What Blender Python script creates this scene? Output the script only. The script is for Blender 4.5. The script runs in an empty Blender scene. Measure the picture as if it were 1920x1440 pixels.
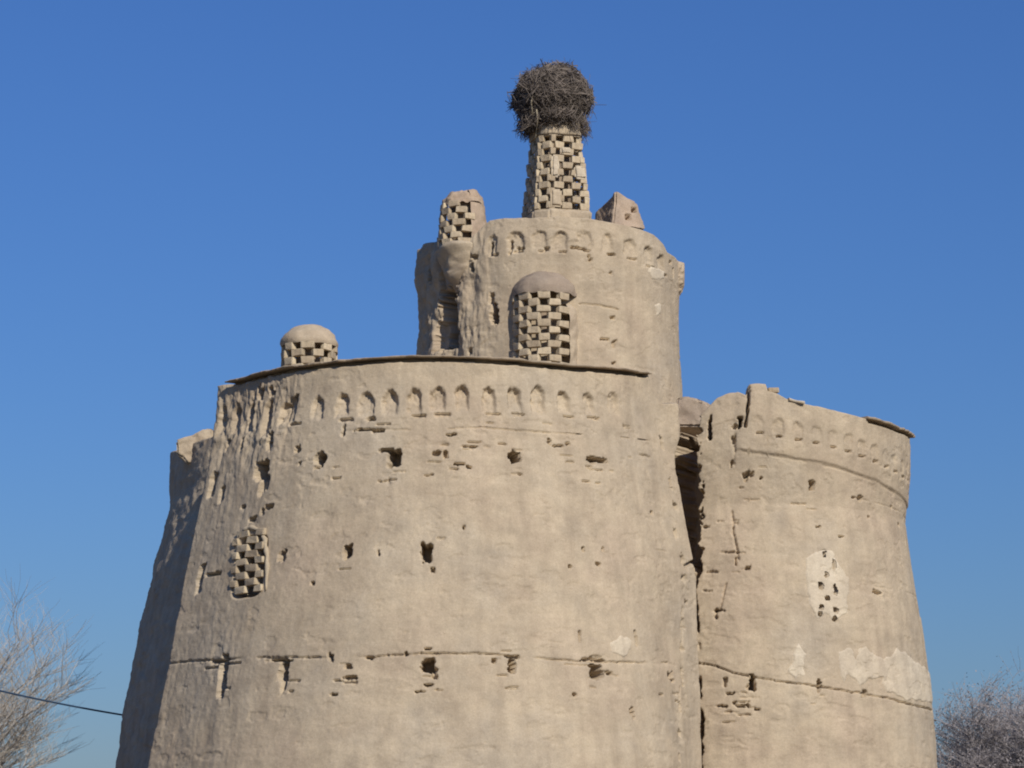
import bpy, bmesh, math, random
import numpy as np
from mathutils import Vector, Matrix

scene = bpy.context.scene
R = math.radians
random.seed(7)
rng = np.random.default_rng(7)

# ------------------------------------------------------------------ camera, sky, sun
PITCH, FPX, CAMZ = R(10.9), 5000.0, 1.6          # focal length in pixels of the 1920 px wide photograph
cam_d = bpy.data.cameras.new('camera')
cam_d.sensor_width = 36.0
cam_d.lens = 36.0 * FPX / 1920.0
cam_d.clip_end = 5000.0
cam = bpy.data.objects.new('camera', cam_d)
scene.collection.objects.link(cam)
cam.location = (0, 0, CAMZ)
cam.rotation_euler = (R(90) + PITCH, 0, 0)
scene.camera = cam

SUN_AZ, SUN_EL = R(27), R(32)                    # azimuth to the right of the viewer's back
to_sun = Vector((math.sin(SUN_AZ) * math.cos(SUN_EL), -math.cos(SUN_AZ) * math.cos(SUN_EL), math.sin(SUN_EL)))
world = bpy.data.worlds.new('World')
scene.world = world
world.use_nodes = True
wn = world.node_tree.nodes
wl = world.node_tree.links
wn.clear()
sky = wn.new('ShaderNodeTexSky')
sky.sky_type = 'NISHITA'
sky.sun_disc = False
sky.sun_elevation = SUN_EL
sky.sun_rotation = math.atan2(to_sun.x, to_sun.y)
sky.altitude = 0
sky.air_density = 1.7
sky.dust_density = 0.3
sky.ozone_density = 10.0
bg = wn.new('ShaderNodeBackground')
bg.inputs['Strength'].default_value = 0.085
wo = wn.new('ShaderNodeOutputWorld')
tint = wn.new('ShaderNodeMix')                    # the camera's cool, saturated rendering of the whole sky
tint.data_type = 'RGBA'; tint.blend_type = 'MULTIPLY'; tint.inputs[0].default_value = 1.0
tint.inputs[7].default_value = (0.53, 0.675, 1.035, 1)
wl.new(sky.outputs[0], tint.inputs[6])
wl.new(tint.outputs[2], bg.inputs[0])
wl.new(bg.outputs[0], wo.inputs[0])

sun_d = bpy.data.lights.new('sun', 'SUN')
sun_d.energy = 4.1
sun_d.angle = R(0.53)
sun_d.color = (1.0, 0.94, 0.85)
sun = bpy.data.objects.new('sun', sun_d)
scene.collection.objects.link(sun)
sun.rotation_euler = to_sun.to_track_quat('Z', 'Y').to_euler()
sun.location = to_sun * 60

scene.view_settings.view_transform = 'Standard'
scene.view_settings.look = 'None'
scene.view_settings.exposure = 0.0
scene.view_settings.gamma = 1.0
scene.view_settings.use_curve_mapping = False
scene.render.engine = 'CYCLES'
scene.cycles.filter_width = 2.0                   # the photograph's soft lens
scene.render.resolution_x, scene.render.resolution_y = 1024, 768

# ------------------------------------------------------------------ noise
def _hash(ix, iy, iz, seed):
    h = (ix.astype(np.int64) * 374761393 + iy.astype(np.int64) * 668265263 + iz.astype(np.int64) * 2147483647 + seed * 974711) & 0xffffffff
    h = ((h ^ (h >> 13)) * 1274126177) & 0xffffffff
    h = (h ^ (h >> 16)) & 0xffffff
    return h / float(0xffffff)

def vnoise(x, y, z=None, seed=0):
    """smooth value noise in -1..1"""
    x, y = np.asarray(x, float), np.asarray(y, float)
    z = np.zeros_like(x) if z is None else np.asarray(z, float)
    fx, fy, fz = np.floor(x), np.floor(y), np.floor(z)
    ux, uy, uz = x - fx, y - fy, z - fz
    ux, uy, uz = ux*ux*(3-2*ux), uy*uy*(3-2*uy), uz*uz*(3-2*uz)
    r = 0
    for a in (0, 1):
        for b in (0, 1):
            for c in (0, 1):
                w = (ux if a else 1-ux) * (uy if b else 1-uy) * (uz if c else 1-uz)
                r = r + w * _hash(fx+a, fy+b, fz+c, seed)
    return r * 2 - 1

def fbm(x, y, z=None, octv=4, seed=0, gain=0.5):
    r, a = 0, 1.0
    for o in range(octv):
        k = 2.03 ** o
        r = r + a * vnoise(np.asarray(x)*k, np.asarray(y)*k, None if z is None else np.asarray(z)*k, seed + 17*o)
        a *= gain
    return r

def sstep(a, b, x):
    t = np.clip((x - a) / (b - a), 0, 1)
    return t * t * (3 - 2 * t)

# ------------------------------------------------------------------ object helpers
COL = scene.collection

def tag(o, label=None, cat=None, group=None, kind=None):
    if label: o['label'] = label
    if cat: o['category'] = cat
    if group: o['group'] = group
    if kind: o['kind'] = kind
    return o

def empty(name, loc):
    o = bpy.data.objects.new(name, None)
    o.location = loc
    o.empty_display_size = 0.3
    COL.objects.link(o)
    return o

def wloc(o):
    v = Vector((0, 0, 0))
    while o is not None:
        v = v + o.location
        o = o.parent
    return v

def link_mesh(name, me, mat, parent=None):
    o = bpy.data.objects.new(name, me)
    if mat is not None and not me.materials:
        me.materials.append(mat)
    COL.objects.link(o)
    o.parent = parent
    return o

def mesh_obj(name, verts, faces, mat, parent=None, smooth=True, origin=None):
    """verts in world coordinates; they are stored relative to the parent's place"""
    v = np.asarray(verts, float)
    off = wloc(parent) if parent is not None else Vector(origin or (0, 0, 0))
    v = v - np.array(off)[None, :]
    me = bpy.data.meshes.new(name)
    faces = faces if isinstance(faces, list) else np.asarray(faces, np.int32)
    if isinstance(faces, np.ndarray):
        n, k = faces.shape
        me.vertices.add(len(v)); me.vertices.foreach_set('co', v.astype(np.float32).ravel())
        me.loops.add(n * k); me.loops.foreach_set('vertex_index', faces.ravel())
        me.polygons.add(n)
        me.polygons.foreach_set('loop_start', np.arange(0, n*k, k, dtype=np.int32))
        me.update(calc_edges=True); me.validate()
    else:
        me.from_pydata([tuple(p) for p in v], [], [tuple(f) for f in faces]); me.update()
    me.polygons.foreach_set('use_smooth', np.full(len(me.polygons), smooth))
    o = link_mesh(name, me, mat, parent)
    if parent is None:
        o.location = off
    return o

# ------------------------------------------------------------------ materials
def new_mat(name, rough=0.95):
    m = bpy.data.materials.new(name)
    m.use_nodes = True
    n, l = m.node_tree.nodes, m.node_tree.links
    b = n['Principled BSDF']
    b.inputs['Roughness'].default_value = rough
    b.inputs['Specular IOR Level'].default_value = 0.1
    return m, n, l, b

def noise_node(n, l, vec, scale, detail=5, rough=0.6, stretch=None):
    t = n.new('ShaderNodeTexNoise')
    t.inputs['Scale'].default_value = scale
    t.inputs['Detail'].default_value = detail
    t.inputs['Roughness'].default_value = rough
    if stretch:
        mp = n.new('ShaderNodeMapping'); mp.inputs['Scale'].default_value = stretch
        l.new(vec, mp.inputs[0]); l.new(mp.outputs[0], t.inputs[0])
    else:
        l.new(vec, t.inputs[0])
    return t.outputs[0]

def ramp(n, l, fac, stops):
    r = n.new('ShaderNodeValToRGB')
    e = r.color_ramp.elements
    while len(e) < len(stops): e.new(0.5)
    for i, (p, c) in enumerate(stops):
        e[i].position = p; e[i].color = (c[0], c[1], c[2], 1)
    l.new(fac, r.inputs[0])
    return r.outputs[0]

def mix(n, l, mode, fac, a, b):
    m = n.new('ShaderNodeMix'); m.data_type = 'RGBA'; m.blend_type = mode
    if isinstance(fac, (int, float)): m.inputs[0].default_value = fac
    else: l.new(fac, m.inputs[0])
    for s, v in ((6, a), (7, b)):
        if isinstance(v, tuple): m.inputs[s].default_value = (*v, 1)
        else: l.new(v, m.inputs[s])
    return m.outputs[2]

def earth_mat(name, base, warm, grey, bump=0.5, vary=0.18, rnd=0.0):
    m, n, l, b = new_mat(name)
    tc = n.new('ShaderNodeTexCoord'); v = tc.outputs['Object']
    big = noise_node(n, l, v, 0.55, 6, 0.6)
    c = ramp(n, l, big, [(0.32, grey), (0.5, base), (0.68, warm)])
    mid = noise_node(n, l, v, 2.6, 6, 0.65)
    k = 1 - vary
    c = mix(n, l, 'MULTIPLY', 1.0, c, ramp(n, l, mid, [(0.3, (k, k, k)), (0.62, (1.04, 1.04, 1.03))]))
    streak = noise_node(n, l, v, 1.0, 5, 0.6, (3.2, 3.2, 0.35))     # rain-washed vertical streaks
    c = mix(n, l, 'MULTIPLY', 1.0, c, ramp(n, l, streak, [(0.32, (0.88, 0.87, 0.87)), (0.58, (1.02, 1.02, 1.02))]))
    blot = noise_node(n, l, v, 0.9, 8, 0.72, (1, 1, 1.7))             # washes of lighter and darker mud
    c = mix(n, l, 'MULTIPLY', 1.0, c, ramp(n, l, blot, [(0.36, (0.92, 0.91, 0.91)), (0.50, (1, 1, 1)), (0.66, (1.06, 1.06, 1.05))]))
    pit = noise_node(n, l, v, 9, 6, 0.75)                             # pits, straw and crumbs
    c = mix(n, l, 'MULTIPLY', 1.0, c, ramp(n, l, pit, [(0.27, (0.62, 0.58, 0.55)), (0.36, (1, 1, 1)), (0.68, (1, 1, 1)), (0.76, (1.14, 1.13, 1.1))]))
    fine = noise_node(n, l, v, 34, 4, 0.7)
    c = mix(n, l, 'MULTIPLY', 1.0, c, ramp(n, l, fine, [(0.3, (0.86, 0.85, 0.84)), (0.7, (1.08, 1.08, 1.08))]))
    if rnd:
        oi = n.new('ShaderNodeObjectInfo')
        lo = 1 - rnd
        c = mix(n, l, 'MULTIPLY', 1.0, c, ramp(n, l, oi.outputs['Random'], [(0.0, (lo, lo*0.97, lo*0.95)), (1.0, (1.12, 1.12, 1.1))]))
    l.new(c, b.inputs['Base Color'])
    b1 = n.new('ShaderNodeBump'); b1.inputs['Strength'].default_value = bump; b1.inputs['Distance'].default_value = 0.02
    l.new(noise_node(n, l, v, 14, 7, 0.7), b1.inputs['Height'])
    b2 = n.new('ShaderNodeBump'); b2.inputs['Strength'].default_value = bump * 0.8; b2.inputs['Distance'].default_value = 0.012
    l.new(noise_node(n, l, v, 1, 5, 0.7, (9, 9, 40)), b2.inputs['Height'])
    l.new(b1.outputs[0], b2.inputs['Normal'])
    l.new(b2.outputs[0], b.inputs['Normal'])
    return m

MUD = earth_mat('mud_plaster', (0.485, 0.392, 0.272), (0.485, 0.384, 0.270), (0.465, 0.386, 0.280))
PALE = earth_mat('pale_plaster', (0.565, 0.475, 0.345), (0.55, 0.455, 0.33), (0.60, 0.515, 0.385), 0.35, 0.16)
REDDISH = earth_mat('reddish_mud', (0.44, 0.335, 0.24), (0.43, 0.31, 0.215), (0.42, 0.335, 0.25), 0.6)
BRICK = earth_mat('lattice_brick', (0.59, 0.49, 0.34), (0.57, 0.455, 0.31), (0.57, 0.485, 0.35), 0.5, 0.18, 0.25)
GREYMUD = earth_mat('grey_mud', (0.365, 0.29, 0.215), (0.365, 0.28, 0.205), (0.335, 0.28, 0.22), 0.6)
COPE = earth_mat('coping_clay', (0.42, 0.33, 0.225), (0.40, 0.30, 0.20), (0.42, 0.34, 0.24), 0.5)

def plain(name, col, rough=0.9, var=None, scale=8):
    m, n, l, b = new_mat(name, rough)
    if var:
        tc = n.new('ShaderNodeTexCoord')
        c = ramp(n, l, noise_node(n, l, tc.outputs['Object'], scale, 4), [(0.3, col), (0.7, var)])
        l.new(c, b.inputs['Base Color'])
    else:
        b.inputs['Base Color'].default_value = (*col, 1)
    return m

TWIG = plain('nest_twigs', (0.105, 0.087, 0.072), 0.95, (0.25, 0.207, 0.17), 3.5)
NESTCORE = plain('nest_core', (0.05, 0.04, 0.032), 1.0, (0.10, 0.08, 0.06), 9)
STRAW = plain('straw', (0.42, 0.36, 0.25), 0.9)
PALEBARK = plain('pale_bark', (0.33, 0.29, 0.24), 0.9, (0.42, 0.36, 0.29), 3)
PALETWIG = plain('pale_twigs', (0.45, 0.42, 0.37), 0.9, (0.55, 0.48, 0.40), 2)
GREYBARK = plain('grey_bark', (0.13, 0.11, 0.10), 0.9, (0.2, 0.17, 0.15), 3)
GREYTWIG = plain('grey_twigs', (0.31, 0.29, 0.285), 0.9, (0.40, 0.35, 0.33), 1.5)
DRYLEAF = plain('dry_leaves', (0.27, 0.255, 0.25), 0.9, (0.33, 0.285, 0.265), 0.9)
CABLE = plain('cable_sheath', (0.025, 0.05, 0.09), 0.6)
IRON = plain('rusty_iron', (0.09, 0.055, 0.04), 0.7)
POLEWOOD = plain('pole_wood', (0.16, 0.12, 0.09), 0.9, (0.22, 0.17, 0.12), 4)
DIRT = earth_mat('dry_earth', (0.17, 0.135, 0.095), (0.19, 0.145, 0.10), (0.14, 0.13, 0.085), 0.5)

# ------------------------------------------------------------------ measuring: photograph -> place
def ray(x, y):
    a, b = (x - 960) / FPX, (720 - y) / FPX
    return (a, math.cos(PITCH) - b * math.sin(PITCH), math.sin(PITCH) + b * math.cos(PITCH))

def at(x, y, Y):
    d = ray(x, y); t = Y / d[1]
    return Vector((d[0]*t, Y, CAMZ + d[2]*t))

class Lobe:
    """a round, battered tower body: plan centre and radius profile over height"""
    def __init__(s, cx, cy, prof, ky=1.0):
        s.cx, s.cy, s.ky = cx, cy, ky
        s.pz = np.array([p[0] for p in prof], float); s.pr = np.array([p[1] for p in prof], float)
        s.Rm = float(np.mean(s.pr)); s.feat = []; s.under = []; s.plan = lambda th: th*0 + 1.0
    def r(s, z):
        return np.interp(z, s.pz, s.pr)
    def on(s, x, y):
        """where on the wall a measured point lies: (angle, height); angle 0 looks at -Y"""
        d = ray(x, y); rr = s.Rm
        for _ in range(12):
            a = d[0]**2 + d[1]**2; b = d[0]*s.cx + d[1]*s.cy
            disc = b*b - a*(s.cx**2 + s.cy**2 - rr*rr)
            t = (b - math.sqrt(max(disc, 0))) / a
            z = CAMZ + d[2]*t
            rr = float(s.r(z) * s.plan(np.float64(math.atan2(d[0]*t - s.cx, -(d[1]*t - s.cy)))))
        return math.atan2(d[0]*t - s.cx, -(d[1]*t - s.cy)), z
    def sz(s, x, y):
        th, z = s.on(x, y)
        return th * s.Rm, z
    def top(s, pts):
        q = sorted(s.on(x, y) for x, y in pts)
        s.tt = np.array([p[0] for p in q]); s.tz = np.array([p[1] for p in q])
    def ztop(s, th):
        return np.interp(th, s.tt, s.tz)
    # features -----------------------------------------------------------
    def hole(s, x, y, w, h, depth=0.25, warp=0.35, rot=0.0):
        s0, z0 = s.sz(x, y)
        sa, _ = s.sz(x - w/2, y); sb, _ = s.sz(x + w/2, y)
        hw = min(max((sb - sa) / 2, 0.02), w * 0.0108 * (1.1 if x < 1150 else 0.8)); hh = h * 0.0108 / 2
        s.feat.append(('hole', s0, z0, hw, hh, depth, warp, rot, random.random()*50))
    def groove(s, pts, width, depth, broken=0.0):
        q = [s.sz(*p) for p in pts]
        s.feat.append(('groove', q, width, depth, broken, random.random()*50))
    def niche(s, th, zc, hw, hh, depth):
        s.feat.append(('niche', th * s.Rm, zc, hw, hh, depth, random.random()*50))
    def lump(s, x, y, w, h, height):
        s0, z0 = s.sz(x, y)
        s.feat.append(('lump', s0, z0, w*0.0108/2, h*0.0108/2, height))
    def disp(s, S, Z):
        D = s.base(S, Z)
        wx = vnoise(S*9, Z*9, seed=3)*0.6 + vnoise(S*25, Z*25, seed=5)*0.4
        wy = vnoise(S*9, Z*9, seed=8)*0.6 + vnoise(S*25, Z*25, seed=9)*0.4
        for ft in s.feat:
            k = ft[0]
            if k == 'hole':
                _, s0, z0, hw, hh, dep, wp, rot, sd = ft
                e = 1.6 * math.hypot(hw, hh) + 0.05
                I = np.nonzero((np.abs(S - s0) < e) & (np.abs(Z - z0) < e))
                if len(I[0]) == 0: continue
                ds, dz = S[I] - s0 + wx[I]*wp*min(hw, .12)*0.9, Z[I] - z0 + wy[I]*wp*min(hh, .12)*0.9
                c, q = math.cos(rot), math.sin(rot)
                u, v = (ds*c + dz*q)/hw, (-ds*q + dz*c)/hh
                d = (np.abs(u)**5 + np.abs(v)**5) ** (1/5)
                mk = sstep(1.08, 0.84, d)
                D[I] = np.where(mk > 0, np.minimum(D[I], -dep*mk), D[I]) if dep > 0.65 else D[I] - dep*mk
            elif k == 'niche':
                _, s0, z0, hw, hh, dep, sd = ft
                I = np.nonzero((np.abs(S - s0) < hw*1.7) & (np.abs(Z - z0) < hh*1.7))
                if len(I[0]) == 0: continue
                u = (S[I] - s0)/hw + wx[I]*0.24 + 0.1*math.sin(sd); v = (Z[I] - z0)/hh + wy[I]*0.2
                arch = np.where(v > 0.25, np.hypot(u, (v - 0.25)/0.75), np.maximum(np.abs(u), -v))
                D[I] -= dep * sstep(1.15, 0.66, arch) * (0.9 + 0.35*wx[I]) * np.clip(0.72 + 0.34*v, 0.35, 1.0)
            elif k == 'lump':
                _, s0, z0, hw, hh, ht = ft
                I = np.nonzero((np.abs(S - s0) < hw*1.6) & (np.abs(Z - z0) < hh*1.6))
                if len(I[0]) == 0: continue
                kw = 0.3 if hw < 0.5 else 0.04
                u = (S[I] - s0)/hw + wx[I]*kw; v = (Z[I] - z0)/hh + wy[I]*kw
                D[I] += ht * sstep(1.25, 0.7 if hw < 0.5 else 0.3, (np.abs(u)**3 + np.abs(v)**3) ** (1/3))
            else:
                _, q, width, dep, brk, sd = ft
                for (a0, b0), (a1, b1) in zip(q[:-1], q[1:]):
                    m = width * 2.5
                    I = np.nonzero((S > min(a0, a1)-m) & (S < max(a0, a1)+m) & (Z > min(b0, b1)-m) & (Z < max(b0, b1)+m))
                    if len(I[0]) == 0: continue
                    px, pz = S[I] + wx[I]*width*0.7, Z[I] + wy[I]*width*0.7
                    dx, dz = a1-a0, b1-b0; L2 = dx*dx + dz*dz + 1e-9
                    t = np.clip(((px-a0)*dx + (pz-b0)*dz)/L2, 0, 1)
                    d = np.hypot(px - a0 - t*dx, pz - b0 - t*dz)
                    k2 = 1.0
                    if brk:
                        nn = vnoise((S[I]+Z[I])*3.1 + sd, S[I]*0 + Z[I]*1.3, seed=int(sd)) * 0.5 + 0.5
                        k2 = sstep(brk - 0.15, brk + 0.15, nn)
                    g = dep * k2 * sstep(1.0, 0.35, d/width)
                    D[I] = np.minimum(D[I], -g * (g > 0.004) + D[I]*(1 - (g > 0.004)*0.5))
        for t0, t1, dz0, dz1, dep in s.under:
            th = S/s.Rm; g = s.ztop(th) - Z + 0.01*vnoise(S*7, Z*0, seed=12)
            D = D - dep*sstep(dz1, dz1 - 0.02, g)*sstep(dz0 - 0.03, dz0, g)*(th > t0)*(th < t1)
        return D

def shell(L, f0, f1, zf, cell, split=None):
    """vertices and faces of a lobe, fine between angles f0..f1 and above height zf"""
    ths = list(np.arange(f0, f1, cell / L.Rm)) + list(np.arange(f1, f0 + 2*math.pi, R(5)))
    th = np.array(ths); nt = len(th)
    thw = (th + math.pi) % (2*math.pi) - math.pi
    zt = L.ztop(thw)
    nf = int((zt.max() - zf) / cell)
    lowz = np.linspace(-0.3, zf, 9)[:-1]
    fr = np.linspace(0, 1, nf)
    Z = np.concatenate([np.repeat(lowz[:, None], nt, 1), zf + (zt - zf)[None, :] * fr[:, None]], 0)
    T = np.repeat(thw[None, :], Z.shape[0], 0)
    rr = L.r(Z)*L.plan(T) + L.disp(T * L.Rm, Z)
    rim = rr[-1]
    def ring(r, z):
        return np.stack([L.cx + r*np.sin(thw), L.cy - L.ky*r*np.cos(thw), z], -1)
    V = np.stack([L.cx + rr*np.sin(T), L.cy - L.ky*rr*np.cos(T), Z], -1)
    wob = 0.02 * vnoise(thw*20, thw*0+3)
    zr = np.full(nt, float(zt.min()) - 0.25)
    V = np.concatenate([V, ring(rim - 0.06, zt + 0.015 + wob)[None], ring(rim - 0.42, zt + 0.01 + wob)[None],
                        ring(rim - 0.46, zr)[None], ring(rim * 0 + 0.05, zr + 0.1)[None]], 0)
    nr = V.shape[0]
    idx = np.arange(nr * nt).reshape(nr, nt)
    nx = np.roll(idx, -1, 1)
    Fq = np.stack([idx[:-1], nx[:-1], nx[1:], idx[1:]], -1)
    return V.reshape(-1, 3), Fq, th, nt

def add_shell(name, L, f0, f1, zf, cell, parent, mat, corn=0.0):
    """wall mesh, and the top band (corn metres) as a cornice sub-part"""
    V, Fq, th, nt = shell(L, f0, f1, zf, cell)
    if not corn:
        return mesh_obj(name, V, Fq.reshape(-1, 4), mat, parent)
    k = Fq.shape[0] - 4 - int(corn / cell)
    def sub(nm, Fs, par):
        Fs = Fs.reshape(-1, 4)
        u, inv = np.unique(Fs, return_inverse=True)
        return mesh_obj(nm, V[u], inv.reshape(-1, 4).astype(np.int32), mat, par)
    w = sub(name, Fq[:k], parent)
    sub('cornice', Fq[k:], w)
    return w

def patch(L, poly, parent, mat, lift=0.022, holes=(), name='plaster_patch', cell=0.016):
    """a skim of plaster lying on the wall, outline given on the wall"""
    q = [L.sz(*p) for p in poly]
    xs = [p[0] for p in q]; zs = [p[1] for p in q]
    S, Z = np.meshgrid(np.arange(min(xs)-.05, max(xs)+.05, cell), np.arange(min(zs)-.05, max(zs)+.05, cell))
    ws = S + 0.035*fbm(S*5, Z*5, seed=31); wz = Z + 0.035*fbm(S*5, Z*5, seed=37)
    ins = np.zeros(S.shape, bool); j = len(q) - 1
    dmin = np.full(S.shape, 9.0)
    for i in range(len(q)):
        (x1, z1), (x2, z2) = q[i], q[j]
        ins ^= ((z1 > wz) != (z2 > wz)) & (ws < (x2-x1)*(wz-z1)/((z2-z1) or 1e-9) + x1)
        dx, dz = x2-x1, z2-z1
        t = np.clip(((ws-x1)*dx + (wz-z1)*dz)/(dx*dx+dz*dz+1e-9), 0, 1)
        dmin = np.minimum(dmin, np.hypot(ws-x1-t*dx, wz-z1-t*dz)); j = i
    sd = np.where(ins, dmin, -dmin)
    r = L.r(Z)*L.plan(S/L.Rm) + L.base(S, Z) + lift * np.clip(sd/0.03 + 0.35, -2, 1)
    keep = sd > -0.03
    for (x, y, w, h) in holes:
        s0, z0 = L.sz(x, y)
        u = (S-s0 + 0.03*vnoise(S*18, Z*18, seed=5))/(w*0.0108/2); v = (Z-z0 + 0.03*vnoise(S*18, Z*18, seed=6))/(h*0.0108/2)
        keep &= (np.abs(u)**3 + np.abs(v)**3) > 1
    T = S / L.Rm
    V = np.stack([L.cx + r*np.sin(T), L.cy - r*np.cos(T), Z], -1)
    n0, n1 = S.shape
    idx = np.arange(n0*n1).reshape(n0, n1)
    Fq = np.stack([idx[:-1, :-1], idx[:-1, 1:], idx[1:, 1:], idx[1:, :-1]], -1)
    kk = keep[:-1, :-1] & keep[:-1, 1:] & keep[1:, 1:] & keep[1:, :-1]
    Fq = Fq[kk]
    u, inv = np.unique(Fq, return_inverse=True)
    return mesh_obj(name, V.reshape(-1, 3)[u], inv.reshape(-1, 4).astype(np.int32), mat, parent)

def coping(L, th0, th1, parent, mat, out=0.11, thick=0.05, inn=0.35, lift=0.0, wav=0.012, step=0.05):
    n = max(int((th1 - th0) * L.Rm / step), 4)
    th = np.linspace(th0, th1, n)
    z = L.ztop(th) + lift + wav*vnoise(th*9, th*0, seed=4) + 0.4*wav*vnoise(th*40, th*0, seed=6)
    rr = L.r(z)*L.plan(th) + out + 0.025*vnoise(th*25, th*0+2, seed=9) + 0.012*vnoise(th*70, th*0+2, seed=19)
    tk = thick*(1 + 0.25*vnoise(th*30, th*0+7, seed=2))
    def ring(r, zz): return np.stack([L.cx + r*np.sin(th), L.cy - r*np.cos(th), zz], -1)
    prof = [ring(rr - out - inn, z), ring(rr, z), ring(rr + 0.012, z + tk*0.5), ring(rr - 0.015, z + tk), ring(rr - out - inn, z + tk*1.1)]
    V = np.stack(prof, 0)                      # 5 x n
    idx = np.arange(5*n).reshape(5, n)
    F = []
    for a in range(5):
        b = (a + 1) % 5
        for i in range(n-1):
            F.append((idx[a, i], idx[a, i+1], idx[b, i+1], idx[b, i]))
    F.append(tuple(int(k) for k in idx[:, 0])); F.append(tuple(int(k) for k in idx[::-1, -1]))
    return mesh_obj('coping', V.reshape(-1, 3), [tuple(int(k) for k in f) for f in F], mat, parent, smooth=False)

# ------------------------------------------------------------------ ground
gs = 1500
gv, gf = [], []
gx = np.concatenate([np.linspace(-gs, -60, 12), np.linspace(-50, 50, 41), np.linspace(60, gs, 12)])
gy = np.concatenate([np.linspace(-gs, -20, 12), np.linspace(-10, 110, 49), np.linspace(130, gs, 12)])
GX, GY = np.meshgrid(gx, gy)
GZ = 0.10*fbm(GX*0.15, GY*0.15, seed=77) * (np.hypot(GX, GY-40) < 100)
GZ = np.where(np.hypot(GX, GY - 58) < 14, np.minimum(GZ, 0.0), GZ)
n0, n1 = GX.shape
idx = np.arange(n0*n1).reshape(n0, n1)
g = mesh_obj('ground', np.stack([GX, GY, GZ], -1).reshape(-1, 3),
             np.stack([idx[:-1, :-1], idx[:-1, 1:], idx[1:, 1:], idx[1:, :-1]], -1).reshape(-1, 4), DIRT)
tag(g, 'dry earth ground around the tower', 'ground', kind='structure')

# ------------------------------------------------------------------ the pigeon tower
TOWER = empty('pigeon_tower', (0.6, 58.5, 0))
tag(TOWER, 'round mud-plastered pigeon tower with bulging bastions and an upper drum', 'tower')

def rough_base(seed, a_big=0.018, a_mid=0.0045, a_fine=0.003, left=None, left_amp=0.05, courses=0.004, zr0=9.0, lowk=0.35):
    def f(S, Z):
        D = a_big*fbm(S*0.7, Z*0.7, seed=seed, octv=2) + a_mid*fbm(S*3.1, Z*3.1, seed=seed+1, octv=3) + a_fine*fbm(S*17, Z*17, seed=seed+2, octv=2)
        D = D + courses*vnoise(S*1.5, Z*13, seed=seed+3) * (0.5 + 0.5*vnoise(S*0.9, Z*0.9, seed=seed+4))
        # shallow flakes where the plaster has come away
        fl = fbm(S*2.2, Z*4.5, seed=seed+5, octv=4)
        D = D - 0.012*sstep(0.66, 0.70, fl) - 0.008*sstep(0.70, 0.74, fbm(S*1.1 + 9, Z*1.6, seed=seed+9, octv=5))
        if left is not None:
            m = sstep(left[0], left[1], S) * (lowk + (1 - lowk)*sstep(zr0, zr0 + 1.6, Z))
            run = fbm(S*3.8 + 0.5*vnoise(S*2, Z*1.1, seed=seed+12), Z*1.3, seed=seed+6, octv=4)
            D = D + m*(left_amp*run - left_amp*0.9*sstep(0.25, 0.6, fbm(S*4.5, Z*1.3, seed=seed+7, octv=3)) + 0.02*fbm(S*9, Z*6, seed=seed+8, octv=3))
        return D
    return f

# --- the big bastion in front
FB = Lobe(-1.49, 54.3, [(0, 6.25), (4.1, 5.78), (5.2, 5.59), (6.7, 5.34), (8.3, 5.08), (9.96, 4.78), (11.0, 4.62), (12.2, 4.56)])
def fb_plan(th):
    # the left flank runs straight to a broken corner, then turns back to the next bastion
    t = R(-48); c = R(-65.5)
    a = np.where(th < t, 1/np.cos(np.clip(th, c, t) - t), 1.0)
    # the right flank runs straight towards its neighbour as well
    t2, c2 = R(56), R(73)
    a = np.where(th > t2, 1/np.cos(np.clip(th, t2, c2) - t2), a) - np.where(th > c2, np.clip((th - c2)/R(9), 0, 1)*0.12, 0)
    return a - np.where(th < c, np.clip((c - th)/R(7), 0, 1)*0.17, 0)
FB.plan = fb_plan
FB.base = rough_base(11, left=(-2.6, -4.4), left_amp=0.03, zr0=9.2, lowk=0.2)
fb_rough = FB.base
def fb_base(S, Z):
    # towards the right-hand neighbour the batter dies out and the wall stands upright
    return fb_rough(S, Z) - np.maximum(FB.r(Z) - 5.15, 0)*sstep(R(38), R(80), S/FB.Rm)
FB.base = fb_base
FB.top([(408, 752), (418, 728), (470, 708), (530, 694), (640, 680), (730, 673), (830, 670), (960, 678), (1080, 689), (1214, 702), (1224, 735), (1236, 758), (1246, 762)])
zt0 = FB.on(1240, 762)[1]
FB.tt = np.concatenate([[-3.2, -1.75], FB.tt, [1.9, 3.2]]); FB.tz = np.concatenate([[11.5, 11.5], FB.tz, [FB.tz[-1], 11.4]])
# cornice niches
for i, x in enumerate([546, 596, 641, 686, 731, 777, 822, 868, 916, 965, 1011, 1059, 1105, 1150]):
    y = np.interp(x, [546, 700, 868, 1011, 1150], [768, 756, 748, 752, 760])
    th, z = FB.on(x, y)
    fade = 1.0 if x < 1060 else 0.75
    FB.niche(th, z + random.uniform(-.02, .02), 0.16 + random.uniform(-.02, .02), 0.25 + random.uniform(-.03, .03), (0.15 + random.uniform(-.025, .02)) * fade)
    th2, z2 = FB.on(x + 6, y + 30)
    if i % 3 != 1:
        FB.hole(x + 8, y + 27, random.uniform(18, 30), random.uniform(5, 8), 0.08, 0.5)
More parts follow.
